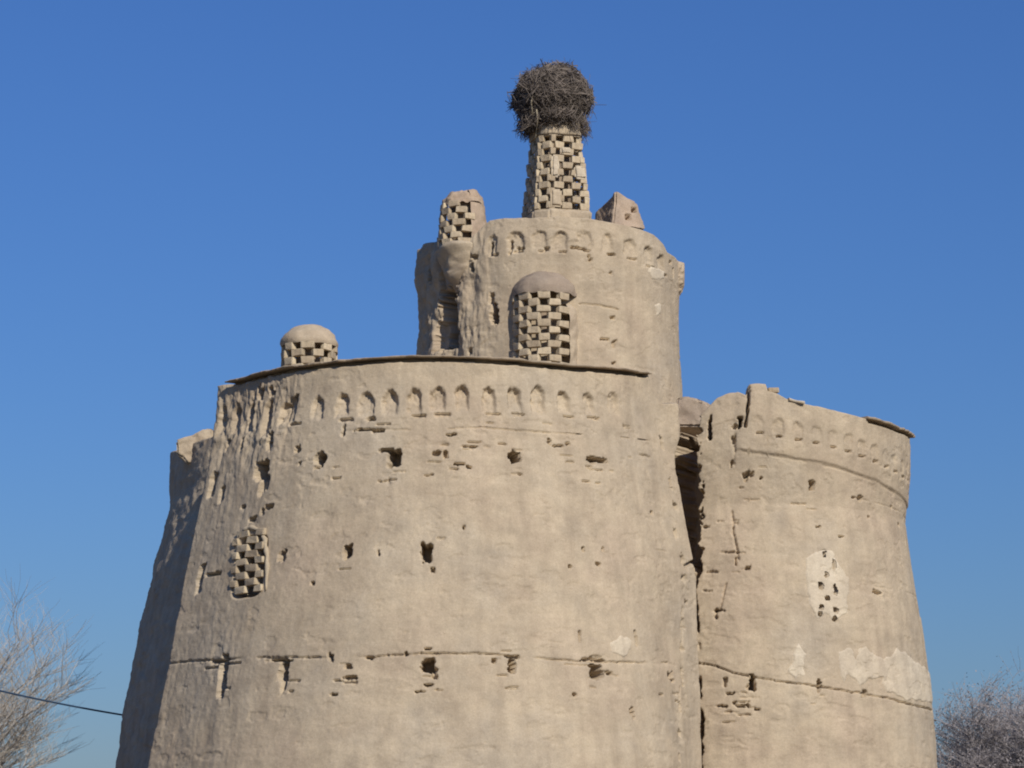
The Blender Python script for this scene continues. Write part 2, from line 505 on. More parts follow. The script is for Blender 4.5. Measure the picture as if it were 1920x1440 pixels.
# rain-cut runnels at the left end of the cornice
for x, y, hh_, dp in [(417, 790, .30, .22), (440, 786, .30, .2), (470, 782, .31, .2), (500, 786, .36, .22), (531, 776, .22, .18)]:
    th, z = FB.on(x, y)
    FB.niche(th, z, 0.13, hh_, dp)
for a in [(507, 824, 10, 34), (487, 738, 10, 24), (507, 736, 8, 20), (424, 832, 8, 24), (455, 832, 6, 26), (554, 748, 8, 18)]:
    FB.hole(*a, depth=0.16, warp=1.0)
for a in [(600, 862, 17, 28), (738, 858, 24, 32), (722, 845, 16, 8), (820, 851, 16, 8), (836, 852, 8, 12), (966, 857, 22, 20), (1120, 862, 36, 9), (1112, 868, 12, 8),
          (490, 882, 24, 34), (497, 905, 14, 26), (558, 845, 10, 16), (561, 870, 6, 8), (398, 908, 10, 46), (416, 926, 10, 28), (487, 915, 6, 30),
          (527, 1043, 12, 20), (652, 1034, 16, 24), (710, 1034, 5, 10), (800, 1036, 19, 34), (812, 1068, 8, 8), (585, 1095, 8, 8), (870, 990, 6, 8),
          (803, 1247, 24, 22), (814, 1264, 10, 18), (960, 1250, 14, 22), (962, 1232, 26, 6), (1120, 1260, 24, 26), (1116, 1238, 40, 6), (1143, 1262, 18, 6),
          (1270, 1266, 14, 12), (1278, 1276, 14, 5), (1188, 1338, 9, 18), (1077, 1302, 9, 8), (418, 1268, 15, 74), (405, 1240, 22, 9), (530, 1258, 16, 34), (531, 1285, 8, 22),
          (522, 1238, 30, 5), (327, 1282, 14, 52), (1095, 1030, 6, 15), (1122, 1057, 11, 7), (1131, 1029, 6, 7), (1070, 1062, 6, 6), (1224, 962, 10, 6), (620, 1232, 8, 14), (692, 1234, 16, 5),
          (652, 1250, 16, 8), (660, 1271, 28, 6), (625, 1302, 12, 4), (805, 1285, 18, 5), (790, 1297, 18, 4), (760, 1225, 6, 8), (802, 1217, 14, 5), (925, 1240, 8, 10),
          (375, 1085, 10, 56), (400, 1077, 22, 7), (472, 973, 12, 8), (490, 960, 8, 10), (505, 950, 16, 8), (455, 950, 8, 5), (1258, 860, 6, 18), (1240, 830, 6, 26), (1275, 823, 12, 5),
          (1195, 1200, 4, 26), (1088, 1195, 4, 18), (865, 870, 26, 5), (880, 876, 8, 6), (1030, 828, 6, 14), (1065, 832, 8, 6), (680, 805, 34, 4), (705, 808, 26, 5), (846, 815, 22, 4), (643, 806, 6, 14)]:
    FB.hole(*a, depth=0.6 if a[2]*a[3] > 300 else 0.16, warp=0.55 if a[2]*a[3] > 300 else 0.9)
FB.groove([(665, 803), (720, 805), (770, 806)], 0.018, 0.035, 0.45)
FB.groove([(840, 804), (900, 802), (970, 808), (1020, 811), (1090, 815)], 0.02, 0.04, 0.35)
FB.groove([(850, 822), (900, 824)], 0.016, 0.03, 0.4)
FB.groove([(1165, 820), (1215, 826)], 0.018, 0.035, 0.4)
FB.groove([(320, 1252), (430, 1236), (520, 1232), (610, 1234), (700, 1232), (790, 1226), (900, 1226), (960, 1230), (1070, 1240), (1160, 1242), (1240, 1244), (1300, 1244)], 0.026, 0.06, 0.33)
FB.groove([(1060, 1246), (1100, 1248), (1160, 1268)], 0.02, 0.05, 0.3)
FB.groove([(1220, 1028), (1270, 1038)], 0.016, 0.03, 0.4)
CRACK = [(1302, 1030), (1297, 1060), (1292, 1110), (1295, 1150), (1300, 1205), (1303, 1245), (1302, 1300), (1306, 1350), (1304, 1400), (1302, 1440)]
FB.feat.append(('lump', R(79)*FB.Rm, 11.15, 0.8, 0.85, 0.34))
def courses(L, x, y, n):
    for _ in range(n):
        L.hole(x + random.uniform(-26, 30), y + random.choice((-24, -14, 16, 24, 32, 42)) + random.uniform(-3, 3), random.uniform(10, 30), random.uniform(2.5, 4.5), random.uniform(.03, .07), 0.9)
for x, y, n in [(600, 862, 2), (738, 858, 5), (828, 850, 4), (966, 857, 4), (1120, 862, 5), (652, 1034, 1), (800, 1036, 1), (803, 1250, 6), (960, 1248, 4), (1120, 1258, 4), (1270, 1268, 4), (530, 1262, 5), (418, 1268, 3), (655, 1256, 3), (900, 815, 5), (1050, 822, 5), (1190, 825, 4), (700, 812, 3), (880, 862, 2)]:
    courses(FB, x, y, n)
FB.groove([(x - 5, y) for x, y in CRACK], 0.05, 0.16, 0.42)
for x, y in [(1292, 1085), (1296, 1128), (1297, 1172), (1298, 1215), (1300, 1262), (1301, 1322), (1302, 1372), (1300, 1418), (1284, 1050), (1268, 1000), (1266, 950), (1262, 905)]:
    FB.hole(x - random.uniform(0, 5), y, random.uniform(6, 13), random.uniform(8, 30), random.uniform(.06, .14), 1.2)
# recess for the lattice window on the left
WX, WY = 466, 1062
FB.hole(466, 1062, 54, 108, 0.5, 0.05)
FB.under.append((FB.on(424, 722)[0], FB.on(1212, 702)[0], 0.0, 0.075, 0.14))
fb = add_shell('bastion', FB, R(-118), R(112), 3.9, 0.022, TOWER, MUD, corn=1.35)
c0 = FB.on(432, 720)[0]; c1 = FB.on(1214, 702)[0]
coping(FB, c0, c1, fb, COPE, out=0.10, thick=0.035)
patch(FB, [(1143, 1205), (1163, 1190), (1185, 1203), (1178, 1226), (1168, 1232), (1150, 1222)], fb, PALE)

# --- the bastion on the right
RB = Lobe(4.85, 57.6, [(0, 4.55), (4.3, 4.2), (5.64, 4.13), (7.0, 4.0), (8.6, 3.80), (9.5, 3.68), (10.2, 3.74), (10.6, 3.80), (11.3, 3.82), (12.4, 3.80)])
rb_rough = rough_base(61, a_big=0.02, a_mid=0.006, left=(-2.2, -3.4), left_amp=0.05)
RBL = sorted(RB.sz(*p_) for p_ in [(1392, 845), (1450, 853), (1490, 860), (1530, 867), (1580, 880), (1640, 902), (1680, 926), (1704, 953)])
RBS, RBZ = [p_[0] for p_ in RBL], [p_[1] for p_ in RBL]
def rb_base(S, Z):
    zl = np.interp(S, RBS, RBZ) + 0.012*vnoise(S*4, Z*0, seed=5)
    return rb_rough(S, Z) + 0.035*sstep(0, 0.05, Z - zl)*sstep(RBS[0] - .2, RBS[0], S)
RB.base = rb_base
RB.top([(1318, 775), (1330, 762), (1345, 746), (1360, 740), (1384, 735), (1400, 742), (1404, 721), (1436, 721), (1439, 734), (1456, 738), (1475, 749), (1500, 756), (1560, 770), (1620, 785), (1680, 805), (1708, 821)])
RB.tt = np.concatenate([[-3.2, RB.tt[0]-0.15], RB.tt, [1.9, 3.2]]); RB.tz = np.concatenate([[11.3, 11.2], RB.tz, [RB.tz[-1], 11.3]])
for i, x in enumerate([1424, 1460, 1498, 1532, 1562, 1592, 1616, 1640, 1660, 1676, 1690, 1700]):
    yb = np.interp(x, [1424, 1530, 1592, 1634, 1670, 1700], [812, 830, 846, 862, 880, 902])
    th, z = RB.on(x - 2, yb - 14)
    RB.niche(th, z, 0.13, 0.21, 0.05 if i % 4 else 0.03)
    RB.hole(x, yb, 14 - i*0.5, 5, 0.09, 0.5)
for a in [(1403, 889, 18, 10), (1398, 896, 8, 12), (1428, 896, 7, 5), (1522, 911, 14, 17), (1613, 934, 10, 13), (1600, 932, 10, 3), (1672, 951, 8, 8), (1686, 985, 7, 8),
          (1388, 790, 10, 22), (1378, 800, 14, 10), (1376, 822, 9, 16), (1372, 870, 5, 14), (1410, 1280, 10, 22), (1403, 1288, 6, 10), (1536, 1290, 9, 24), (1622, 1302, 12, 14), (1352, 1324, 18, 5), (1376, 1317, 8, 9), (1390, 1323, 24, 6),
          (1645, 1110, 14, 8), (1578, 1006, 12, 4), (1403, 1065, 18, 5), (1380, 1052, 4, 14), (1535, 988, 8, 4), (1420, 1330, 10, 4), (1630, 970, 6, 6), (1360, 1280, 8, 14), (1700, 930, 6, 6), (1343, 1150, 6, 16), (1370, 1300, 20, 4)]:
    RB.hole(*a, depth=0.5 if a[2]*a[3] > 200 else 0.14, warp=0.9)
RB.groove([(1392, 847), (1450, 855), (1490, 862), (1530, 869), (1580, 882), (1640, 904), (1680, 928), (1704, 955)], 0.022, 0.02, 0.3)
RB.groove([(1600, 932), (1640, 942), (1668, 950), (1700, 975)], 0.02, 0.03, 0.35)
RB.groove([(1403, 720), (1402, 760), (1398, 800)], 0.035, 0.22, 0.0)
RB.groove([(1376, 822), (1377, 870), (1374, 930), (1374, 990), (1384, 1050)], 0.035, 0.06, 0.45)
RB.groove([(1303, 1243), (1345, 1250), (1375, 1262), (1410, 1270), (1480, 1280), (1535, 1288), (1600, 1298), (1660, 1308), (1710, 1322), (1748, 1334)], 0.028, 0.07, 0.22)
RB.groove([(1640, 1100), (1730, 1122)], 0.02, 0.02, 0.4)
RB.groove([(x + 9, y) for x, y in CRACK], 0.05, 0.4, 0.34)
RB.groove([(1362, 1095), (1350, 1140), (1340, 1160)], 0.03, 0.05, 0.3)
for x, y, n in [(1376, 1310, 5), (1410, 1282, 3), (1536, 1290, 2), (1360, 1060, 5), (1350, 1130, 4), (1385, 960, 3), (1340, 1000, 3), (1403, 890, 2), (1522, 911, 2)]:
    courses(RB, x, y, n)
# the broken-out hollow where the two bastions part
for a in [(1252, 945, 110, 215), (1262, 890, 84, 200), (1275, 1035, 64, 60), (1308, 1050, 13, 54), (1268, 830, 76, 100), (1275, 790, 70, 60), (1331, 800, 6, 44)]:
    RB.hole(*a, depth=2.1, warp=1.3)
for a in [(1546, 1040, 8, 14), (1563, 1058, 7, 16), (1549, 1078, 10, 12), (1539, 1098, 9, 18), (1566, 1105, 8, 20), (1551, 1122, 11, 10), (1540, 1137, 11, 9), (1567, 1143, 12, 10), (1537, 1152, 10, 8), (1565, 1160, 10, 10)]:
    RB.hole(*a, depth=0.14, warp=0.9)
RB.under.append((RB.on(1626, 786)[0], RB.on(1704, 819)[0], 0.0, 0.08, 0.13))
rb = add_shell('bastion', RB, R(-112), R(112), 3.9, 0.022, TOWER, MUD, corn=1.55)
LATH = [(1546, 1040, 8, 14), (1563, 1058, 7, 16), (1549, 1078, 10, 12), (1539, 1098, 9, 18), (1566, 1105, 8, 20), (1551, 1122, 11, 10), (1540, 1137, 11, 9), (1567, 1143, 12, 10), (1537, 1152, 10, 8), (1565, 1160, 10, 10)]
p = patch(RB, [(1512, 1046), (1530, 1034), (1560, 1034), (1575, 1060), (1590, 1085), (1590, 1150), (1560, 1158), (1548, 1150), (1532, 1160), (1520, 1130), (1512, 1085)], rb, PALE, 0.02, LATH, 'plastered_lattice')
patch(RB, [(1478, 1256), (1490, 1218), (1498, 1208), (1508, 1225), (1504, 1262), (1492, 1272)], rb, PALE)
patch(RB, [(1577, 1270), (1574, 1225), (1588, 1214), (1602, 1222), (1606, 1244), (1612, 1216), (1624, 1211), (1640, 1228), (1660, 1236), (1672, 1230), (1682, 1216), (1700, 1228), (1722, 1246), (1742, 1262), (1748, 1320), (1700, 1312), (1664, 1296), (1655, 1272), (1630, 1270), (1615, 1285), (1590, 1262), (1582, 1280)], rb, PALE)
coping(RB, RB.on(1622, 785)[0], RB.on(1707, 820)[0], rb, COPE, out=0.10, thick=0.045)
coping(RB, RB.on(1478, 750)[0], RB.on(1506, 757)[0], rb, PALE, out=0.07, thick=0.045, lift=-0.02)

# --- the bastion in the shade on the left, and the two behind
LB = Lobe(-3.9, 62.6, [(0, 5.7), (4.45, 5.10), (6.84, 4.83), (8.54, 4.51), (10.39, 4.10), (11.9, 4.05), (12.5, 4.02)], 1.9)
LB.base = rough_base(91, a_big=0.04, a_mid=0.025, a_fine=0.008)
LB.tt = np.array([-3.2, -1.9, -1.62, -1.5, -1.3, -1.15, -1.0, 3.2]); LB.tz = np.array([11.5, 11.7, 11.84, 11.8, 11.66, 11.5, 11.35, 11.4])
lb = add_shell('bastion', LB, R(-150), R(-20), 3.9, 0.035, TOWER, MUD, corn=1.2)
for i, (cx, cy) in enumerate([(5.4, 64.2), (1.2, 67.0)]):
    BB = Lobe(cx, cy, [(0, 4.6), (5, 4.2), (10.2, 3.75), (12, 3.85)])
    BB.base = rough_base(120 + i*20)
    BB.tt = np.array([-3.2, 3.2]); BB.tz = np.array([11.45, 11.45])
    add_shell('bastion', BB, R(-60), R(130), 3.9, 0.08, TOWER, MUD, corn=1.2)

# --- the drum standing on the roof
DR = Lobe(0.85, 59.2, [(10.5, 3.02), (12.7, 2.98), (13.7, 2.93), (14.5, 2.93), (15.3, 2.96), (15.7, 2.97), (16.2, 2.90), (16.6, 2.85)])
DR.base = rough_base(151, a_big=0.025, left=(-1.0, -2.3), left_amp=0.07, zr0=11)
DR.top([(787, 480), (800, 458), (822, 452), (878, 454), (890, 440), (905, 422), (916, 413), (946, 409), (990, 409), (1040, 407), (1100, 409), (1140, 417), (1165, 421), (1200, 430), (1228, 442), (1243, 458), (1252, 474)])
DR.tt = np.concatenate([[-3.2, -1.9], DR.tt, [1.9, 3.2]]); DR.tz = np.concatenate([[16.0, 15.9], DR.tz, [DR.tz[-1], 16.0]])
for x, y, w in [(922, 458, .1), (967, 452, .15), (1012, 450, .13), (1052, 452, .12), (1095, 450, .14), (1140, 456, .11), (1182, 466, .13), (1216, 480, .12), (1240, 494, .1)]:
    th, z = DR.on(x, y)
    DR.niche(th, z, w*1.3, 0.22, random.uniform(0.08, 0.12))
    DR.hole(x + 4, y + 20, 16, 6, 0.08, 0.6)
for a in [(862, 480, 26, 34, .7), (853, 510, 18, 54, .7), (838, 600, 34, 130, 1.0), (828, 530, 10, 60, .3), (820, 630, 10, 60, .25), (800, 600, 8, 130, .2), (928, 588, 14, 46, .5), (922, 560, 8, 26, .15), (806, 515, 8, 30, .25),
          (886, 498, 8, 20, .15), (890, 482, 14, 10, .15), (920, 465, 6, 24, .2), (880, 660, 8, 12, .1), (957, 462, 6, 36, .12), (1105, 480, 6, 10, .1), (1108, 488, 12, 6, .1), (1150, 478, 16, 5, .08), (1235, 486, 5, 10, .12), (1258, 492, 10, 8, .12), (1262, 512, 5, 18, .1),
          (1145, 512, 6, 6, .08), (1148, 596, 7, 8, .1), (1136, 636, 14, 6, .1), (1152, 646, 8, 16, .1), (1152, 681, 12, 6, .12), (975, 465, 20, 6, .1), (1028, 466, 10, 8, .12), (1085, 465, 26, 5, .1)]:
    DR.hole(*a[:4], depth=a[4], warp=1.0)
DR.groove([(1085, 570), (1120, 572), (1158, 580)], 0.02, 0.05, 0.0)
DR.lump(1278, 512, 70, 74, 0.10)
dr = add_shell('drum', DR, R(-112), R(112), 12.2, 0.022, TOWER, MUD, corn=1.0)
patch(DR, [(1215, 510), (1222, 503), (1246, 510), (1244, 524), (1220, 521)], dr, PALE)
patch(DR, [(1230, 573), (1238, 571), (1240, 586), (1232, 588)], dr, PALE)

# ------------------------------------------------------------------ lattices of single bricks
def brick_mesh(i):
    rr = random.Random(100 + i)
    bm = bmesh.new()
    bmesh.ops.create_cube(bm, size=1.0)
    bmesh.ops.bevel(bm, geom=bm.edges[:], offset=0.07, segments=1, affect='EDGES')
    for v in bm.verts:
        v.co += Vector((rr.uniform(-.035, .035), rr.uniform(-.05, .05), rr.uniform(-.05, .05)))
    for _ in range(2):
        c = Vector((rr.choice((-.5, .5)), -.5, rr.choice((-.5, .5))))
        for v in bm.verts:
            if (v.co - c).length < 0.2: v.co -= c * rr.uniform(0.05, 0.16)
    me = bpy.data.meshes.new('brick'); bm.to_mesh(me); bm.free()
    return me
BRICKS = [brick_mesh(i) for i in range(10)]
for me in BRICKS: me.materials.append(BRICK)

def brick(part, x, y, z, th, lx, dy, hz, jit=1.0):
    """one brick, its face turned to angle th"""
    o = bpy.data.objects.new('brick', random.choice(BRICKS))
    off = wloc(part)
    o.location = Vector((x, y, z)) - off
    o.rotation_euler = (random.uniform(-.035, .035)*jit, random.uniform(-.045, .045)*jit, th + random.uniform(-.07, .07)*jit)
    o.scale = (lx*random.uniform(.86, 1.08), dy*random.uniform(.85, 1.2), hz*random.uniform(.95, 1.03))
    COL.objects.link(o); o.parent = part
    return o

def lattice_arc(part, cx, cy, rad, t0, t1, z0, rows, hz, lx, gap, dy=0.2, keep=None, start=0):
    pitch = lx + gap
    for k in range(rows):
        z = z0 + (k + 0.5) * hz
        rr = rad(z) if callable(rad) else rad
        s = t0 * rr + ((k + start) % 2) * pitch / 2
        while s < t1 * rr + 1e-6:
            th = s / rr
            if keep is None or keep(th, z):
                brick(part, cx + (rr - dy/2)*math.sin(th), cy - (rr - dy/2)*math.cos(th), z, th, lx, dy, hz*0.99)
            s += pitch

def lattice_face(part, A, B, A2, B2, z0, z1, rows, lx, gap, dy, keep=None, start=0, norm=None):
    """bricks along a straight wall face from plan point A to B at z0, narrowing to A2-B2 at z1"""
    hz = (z1 - z0) / rows
    pitch = lx + gap
    for k in range(rows):
        t = (k + 0.5) / rows
        a, b = A.lerp(A2, t), B.lerp(B2, t)
        L = (b - a).length; u = (b - a) / L
        n = Vector((u.y, -u.x))
        th = math.atan2(u.y, u.x)
        s = ((k + start) % 2) * pitch / 2
        while s < L + lx*0.3:
            x0, x1 = max(s - lx/2, 0), min(s + lx/2, L)
            if x1 - x0 > 0.06:
                c = (x0 + x1)/2
                if keep is None or keep(c, t):
                    p = a + u*c - n*(dy/2)
                    brick(part, p.x, p.y, z0 + (k + .5)*hz, th, x1 - x0, dy, hz*0.99)
            s += pitch

def lump_mesh(name, V, F, mat, parent, amp=0.02, freq=5, seed=1, cuts=0, smooth=True, dents=(), maxlen=0.05):
    """closed rough solid: subdivided, then worn by noise"""
    bm = bmesh.new()
    vs = [bm.verts.new(v) for v in V]
    for f in F: bm.faces.new([vs[i] for i in f])
    bm.normal_update()
    if cuts:
        bmesh.ops.bevel(bm, geom=bm.edges[:], offset=0.04, segments=2, affect='EDGES')
        bmesh.ops.triangulate(bm, faces=bm.faces[:])
        for _ in range(cuts):
            long = [e for e in bm.edges if e.calc_length() > maxlen]
            if not long: break
            bmesh.ops.subdivide_edges(bm, edges=long, cuts=1)
            bmesh.ops.triangulate(bm, faces=bm.faces[:])
    bm.normal_update()
    co = np.array([v.co[:] for v in bm.verts]); nm = np.array([v.normal[:] for v in bm.verts])
    d = amp * (fbm(co[:, 0]*freq, co[:, 1]*freq, co[:, 2]*freq, octv=4, seed=seed))
    co = co + nm * d[:, None]
    for c, rad, dep in dents:
        q_ = np.max(np.abs(co - np.array(c)[None]) / rad, axis=1)
        co = co - (dep * sstep(1.15, 0.8, q_))[:, None] * nm
    faces = [[v.index for v in f.verts] for f in bm.faces]
    bm.verts.index_update()
    faces = [tuple(v.index for v in f.verts) for f in bm.faces]
    bm.free()
    return mesh_obj(name, co, faces, mat, parent, smooth=smooth)

def revolve(name, cx, cy, prof, mat, parent, t0=-math.pi, t1=math.pi, seg=64, amp=0.015, freq=6, seed=1):
    """prof: list of (r, z) from the bottom up, resampled fine"""
    pr = []
    for (r0, z0), (r1, z1) in zip(prof[:-1], prof[1:]):
        n = max(int(math.hypot(r1-r0, z1-z0)/0.035), 1)
        pr += [(r0 + (r1-r0)*i/n, z0 + (z1-z0)*i/n) for i in range(n)]
    pr.append(prof[-1])
    pr = np.array(pr)
    th = np.linspace(t0, t1, seg + 1)
    T, RR = np.meshgrid(th, pr[:, 0]); _, ZZ = np.meshgrid(th, pr[:, 1])
    x, y = np.sin(T), -np.cos(T)
    n = amp*fbm((cx + RR*x)*freq, (cy + RR*y)*freq, ZZ*freq, seed=seed)
    RR2 = np.maximum(RR + n * np.minimum(RR*4, 1), 0.002)
    V = np.stack([cx + RR2*x, cy + RR2*y, ZZ + n*0.6], -1)
    a, b = T.shape
    idx = np.arange(a*b).reshape(a, b)
    return mesh_obj(name, V.reshape(-1, 3), np.stack([idx[:-1, :-1], idx[:-1, 1:], idx[1:, 1:], idx[1:, :-1]], -1).reshape(-1, 4), mat, parent)

def tube(name, pts, rad, mat, parent, sides=6, smooth=True):
    P = np.array([list(p) for p in pts], float); n = len(P)
    rad = np.full(n, rad) if np.isscalar(rad) else np.array(rad)
    tg = np.gradient(P, axis=0); tg /= np.linalg.norm(tg, axis=1)[:, None] + 1e-9
    ref = np.array([0.3, 1, 0.1]) if abs(tg[0][2]) > 0.5 else np.array([0.1, 0.1, 1.0])
    s1 = np.cross(tg, ref); s1 /= np.linalg.norm(s1, axis=1)[:, None]; s2 = np.cross(tg, s1)
    V = np.stack([P + (s1*math.cos(j*2*math.pi/sides) + s2*math.sin(j*2*math.pi/sides))*rad[:, None] for j in range(sides)], 1)
    F = [(i*sides+j, i*sides+(j+1) % sides, (i+1)*sides+(j+1) % sides, (i+1)*sides+j) for i in range(n-1) for j in range(sides)]
    F += [tuple(range(sides))[::-1], tuple((n-1)*sides + j for j in range(sides))]
    return mesh_obj(name, V.reshape(-1, 3), F, mat, parent, smooth)

# --- lattice window set in the front bastion (left)
lw = empty('lattice_window', (0, 0, 0)); lw.parent = TOWER
lw.location = Vector((FB.cx, FB.cy, 7.5)) - TOWER.location
def fbp(x, y, out):
    th, z = FB.on(x, y); rr = float(FB.r(z)*fb_plan(np.float64(th)))
    n = R(-48)
    return Vector((FB.cx + rr*math.sin(th) + out*math.sin(n), FB.cy - rr*math.cos(th) - out*math.cos(n), z))
b0, b1, t0_, t1_ = fbp(432, 1112, .05), fbp(494, 1112, .05), fbp(440, 994, .05), fbp(498, 994, .05)
zlo, zhi = (b0.z + b1.z)/2, (t0_.z + t1_.z)/2
wlen = (b1 - b0).xy.length
def keep_w(c, t):
    u = (c - wlen*.53)/(wlen*.5)
    return abs(u) < (1.1 if t < 0.6 else 1.1*math.sqrt(max(1 - ((t - .6)/.44)**2, 0)))
lattice_face(lw, b0.xy, b1.xy, t0_.xy, t1_.xy, zlo, zhi, 9, 0.36, 0.23, 0.12, keep_w, 1)
fr = [fbp(x, y, .004) for x, y in ((500, 1108), (501, 1070), (500, 1035), (497, 1012), (488, 996), (472, 988), (458, 994), (447, 1008))]
fine_ = []
for p0_, p1_ in zip(fr[:-1], fr[1:]):
    fine_ += [p0_.lerp(p1_, k_/4) for k_ in range(4)]
fine_.append(fr[-1])
tube('window_frame', [p_ + Vector((random.gauss(0, .006), 0, random.gauss(0, .006))) for p_ in fine_], [0.045*(1 + 0.25*math.sin(k_*1.7))*min(1, 0.35 + k_/6, 0.25 + (len(fine_) - 1 - k_)/6) for k_ in range(len(fine_))], BRICK, lw, 8)

# --- half-round lattice turret on the drum, with a plastered half dome
cxw, cyw = at(1020, 600, 56.45).x, 56.45
def zat(y, Y): return at(960, y, Y).z
zb_, zt_ = zat(690, 55.75), zat(545, 55.75)
RW = 0.70
lt = revolve('lattice_turret', cxw, cyw, [(RW + .005, zt_ - .01), (RW + .012, zt_ + .05), (RW*0.98, zt_ + .16), (RW*.86, zt_ + .32), (RW*.62, zt_ + .46), (RW*.3, zt_ + .55), (0.0, zt_ + .57)], GREYMUD, TOWER, R(-120), R(120), 48, 0.025, 5, 3)
nrow = 11; hz = (zt_ - zb_)/nrow
lattice_arc(lt, cxw, cyw, RW, R(-100), R(52), zb_ - 2*hz, nrow + 2, hz, 0.285, 0.20, 0.12, None, 1)
revolve('plaster_cheek', cxw, cyw, [(RW + .03, 11.6), (RW + .04, zt_ - .55), (RW + .0, zt_ - .30), (RW-.06, zt_ - .22), (RW - .22, zt_ - .22), (RW - .22, 11.6)], MUD, lt, R(48), R(125), 34, 0.03, 5, 8)
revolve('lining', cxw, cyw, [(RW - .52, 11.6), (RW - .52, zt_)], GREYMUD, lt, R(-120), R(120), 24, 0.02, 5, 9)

# --- small domed lattice turret on the roof of the front bastion
dx, dy_ = at(580, 650, 53.4).x, 53.4
zb2, zt2 = zat(700, 52.8), zat(640, 52.9)
dt = revolve('domed_turret', dx, dy_, [(0.575, zt2 - .02), (0.60, zt2 + .04), (0.58, zt2 + .10), (0.53, zt2 + .21), (0.42, zt2 + .32), (0.26, zt2 + .40), (0.10, zt2 + .435), (0, zt2 + .44)], MUD, TOWER, -math.pi, math.pi, 64, 0.018, 5, 21)
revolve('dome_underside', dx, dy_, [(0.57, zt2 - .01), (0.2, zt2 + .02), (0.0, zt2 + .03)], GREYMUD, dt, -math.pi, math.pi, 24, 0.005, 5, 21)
lattice_arc(dt, dx, dy_, 0.57, -math.pi, math.pi - 0.3, zt2 - 7*0.155, 7, 0.155, 0.255, 0.195, 0.11, None, 0)
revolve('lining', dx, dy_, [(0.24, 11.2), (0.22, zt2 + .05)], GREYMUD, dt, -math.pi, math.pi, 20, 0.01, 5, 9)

# --- tall square lattice pillar that carries the nest
PY = 57.25
pz0, pz1 = zat(397, 56.7), zat(243, 56.8)
pc = Vector((at(1042, 400, PY).x, PY))
rot = R(17)
def corner(h, sx, sy, sh=0.0):
    v = Vector((sx*h, sy*h)); c, s = math.cos(rot), math.sin(rot)
    return pc + Vector((v.x*c - v.y*s + sh, v.x*s + v.y*c))
H0, H1 = 0.615, 0.47
KC = 0.46
PLAN = [(-1 + KC, -1), (1, -1), (1, 1), (-1, 1), (-1, -1 + KC)]
NP = len(PLAN)
PF = [tuple(range(NP))[::-1], tuple(range(NP, 2*NP))] + [(i, (i+1) % NP, NP + (i+1) % NP, NP + i) for i in range(NP)]
def pillar_solid(name, lo, hi, mat, parent, amp, seed, cuts):
    return lump_mesh(name, [(*corner(h, a, b), z) for z, h in (lo, hi) for a, b in PLAN], PF, mat, parent, amp, 4, seed, cuts)
pl = pillar_solid('lattice_pillar', (pz0 - 0.55, H0 + .03), (pz0 + 0.06, H0 + .02), MUD, TOWER, 0.02, 41, 4)
zbk, ztk = pz0 + 0.06, pz1 - 0.12
for k in range(NP):
    a, b = PLAN[k], PLAN[(k+1) % NP]
    kf = (lambda c, t: not (t > 0.62 and c > 0.70)) if k == 0 else None     # the notch at the right shoulder
    lattice_face(pl, corner(H0, *a), corner(H0, *b), corner(H1, *a), corner(H1, *b), zbk, ztk, 11, 0.235, 0.17, 0.11, kf, k % 2)
pillar_solid('pillar_cap', (ztk - 0.01, H1 + .01), (pz1 + 0.25, H1 - .03), MUD, pl, 0.03, 43, 4)
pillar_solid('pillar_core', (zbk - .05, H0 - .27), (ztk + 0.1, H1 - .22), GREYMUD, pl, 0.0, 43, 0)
def face_patch(c0, c1, t0, t1, seed, mat=PALE):
    """a lump of plaster smeared over bricks of the sunny face"""
    pts = []
    for out in (-0.05, 0.025):
        for c, t in ((c0, t0), (c1, t0), (c1, t1), (c0, t1)):
            h = H0 + (H1 - H0)*t
            a, b = corner(h, -1, -1), corner(h, 1, -1)
            u = (b - a).normalized(); n = Vector((u.y, -u.x))
            q = a + (b - a)*c + n*out
            pts.append((q.x, q.y, zbk + (ztk - zbk)*t))
    lump_mesh('plaster_patch', pts, [(0, 3, 2, 1), (4, 5, 6, 7), (0, 1, 5, 4), (1, 2, 6, 5), (2, 3, 7, 6), (3, 0, 4, 7)], mat, pl, 0.015, 7, seed, 4)
face_patch(0.25, 0.42, 0.42, 0.72, 51)
face_patch(0.24, 0.46, 0.02, 0.26, 52, MUD)
face_patch(0.45, 0.72, 0.74, 0.84, 53)
face_patch(0.74, 1.0, 0.42, 0.60, 54)

# --- round lattice turret at the drum's left edge, half plastered
tx, ty = at(868, 420, 57.35).x, 57.35
zb3, zt3 = zat(452, 56.95), zat(372, 56.95)
RT = 0.53
lr = revolve('broken_turret', tx, ty, [(RT + .05, zb3 - .4), (RT + .0, zb3 + .3), (RT - .05, zt3 - .1), (RT - .09, zt3 + .10), (RT - .18, zt3 + .25), (RT - .3, zt3 + .22), (0, zt3 + .16)], REDDISH, TOWER, R(22), R(215), 44, 0.04, 4, 61)
lattice_arc(lr, tx, ty, lambda z: RT + 0.04 - 0.09*(z - zb3)/(zt3 - zb3), R(-125), R(18), zb3 - .1, 7, (zt3 - zb3 - .05 + .1)/7, 0.26, 0.17, 0.11, None, 0)
revolve('broken_top', tx, ty, [(RT - .07, zt3 - .08), (RT - .07, zt3 + .03), (RT - .14, zt3 + .16), (RT - .3, zt3 + .25), (0, zt3 + .2)], REDDISH, lr, R(-120), R(60), 40, 0.06, 5, 63)
revolve('lining', tx, ty, [(RT - .2, zb3 - .4), (RT - .24, zt3 + .1)], GREYMUD, lr, -math.pi, math.pi, 20, 0.01, 5, 9)
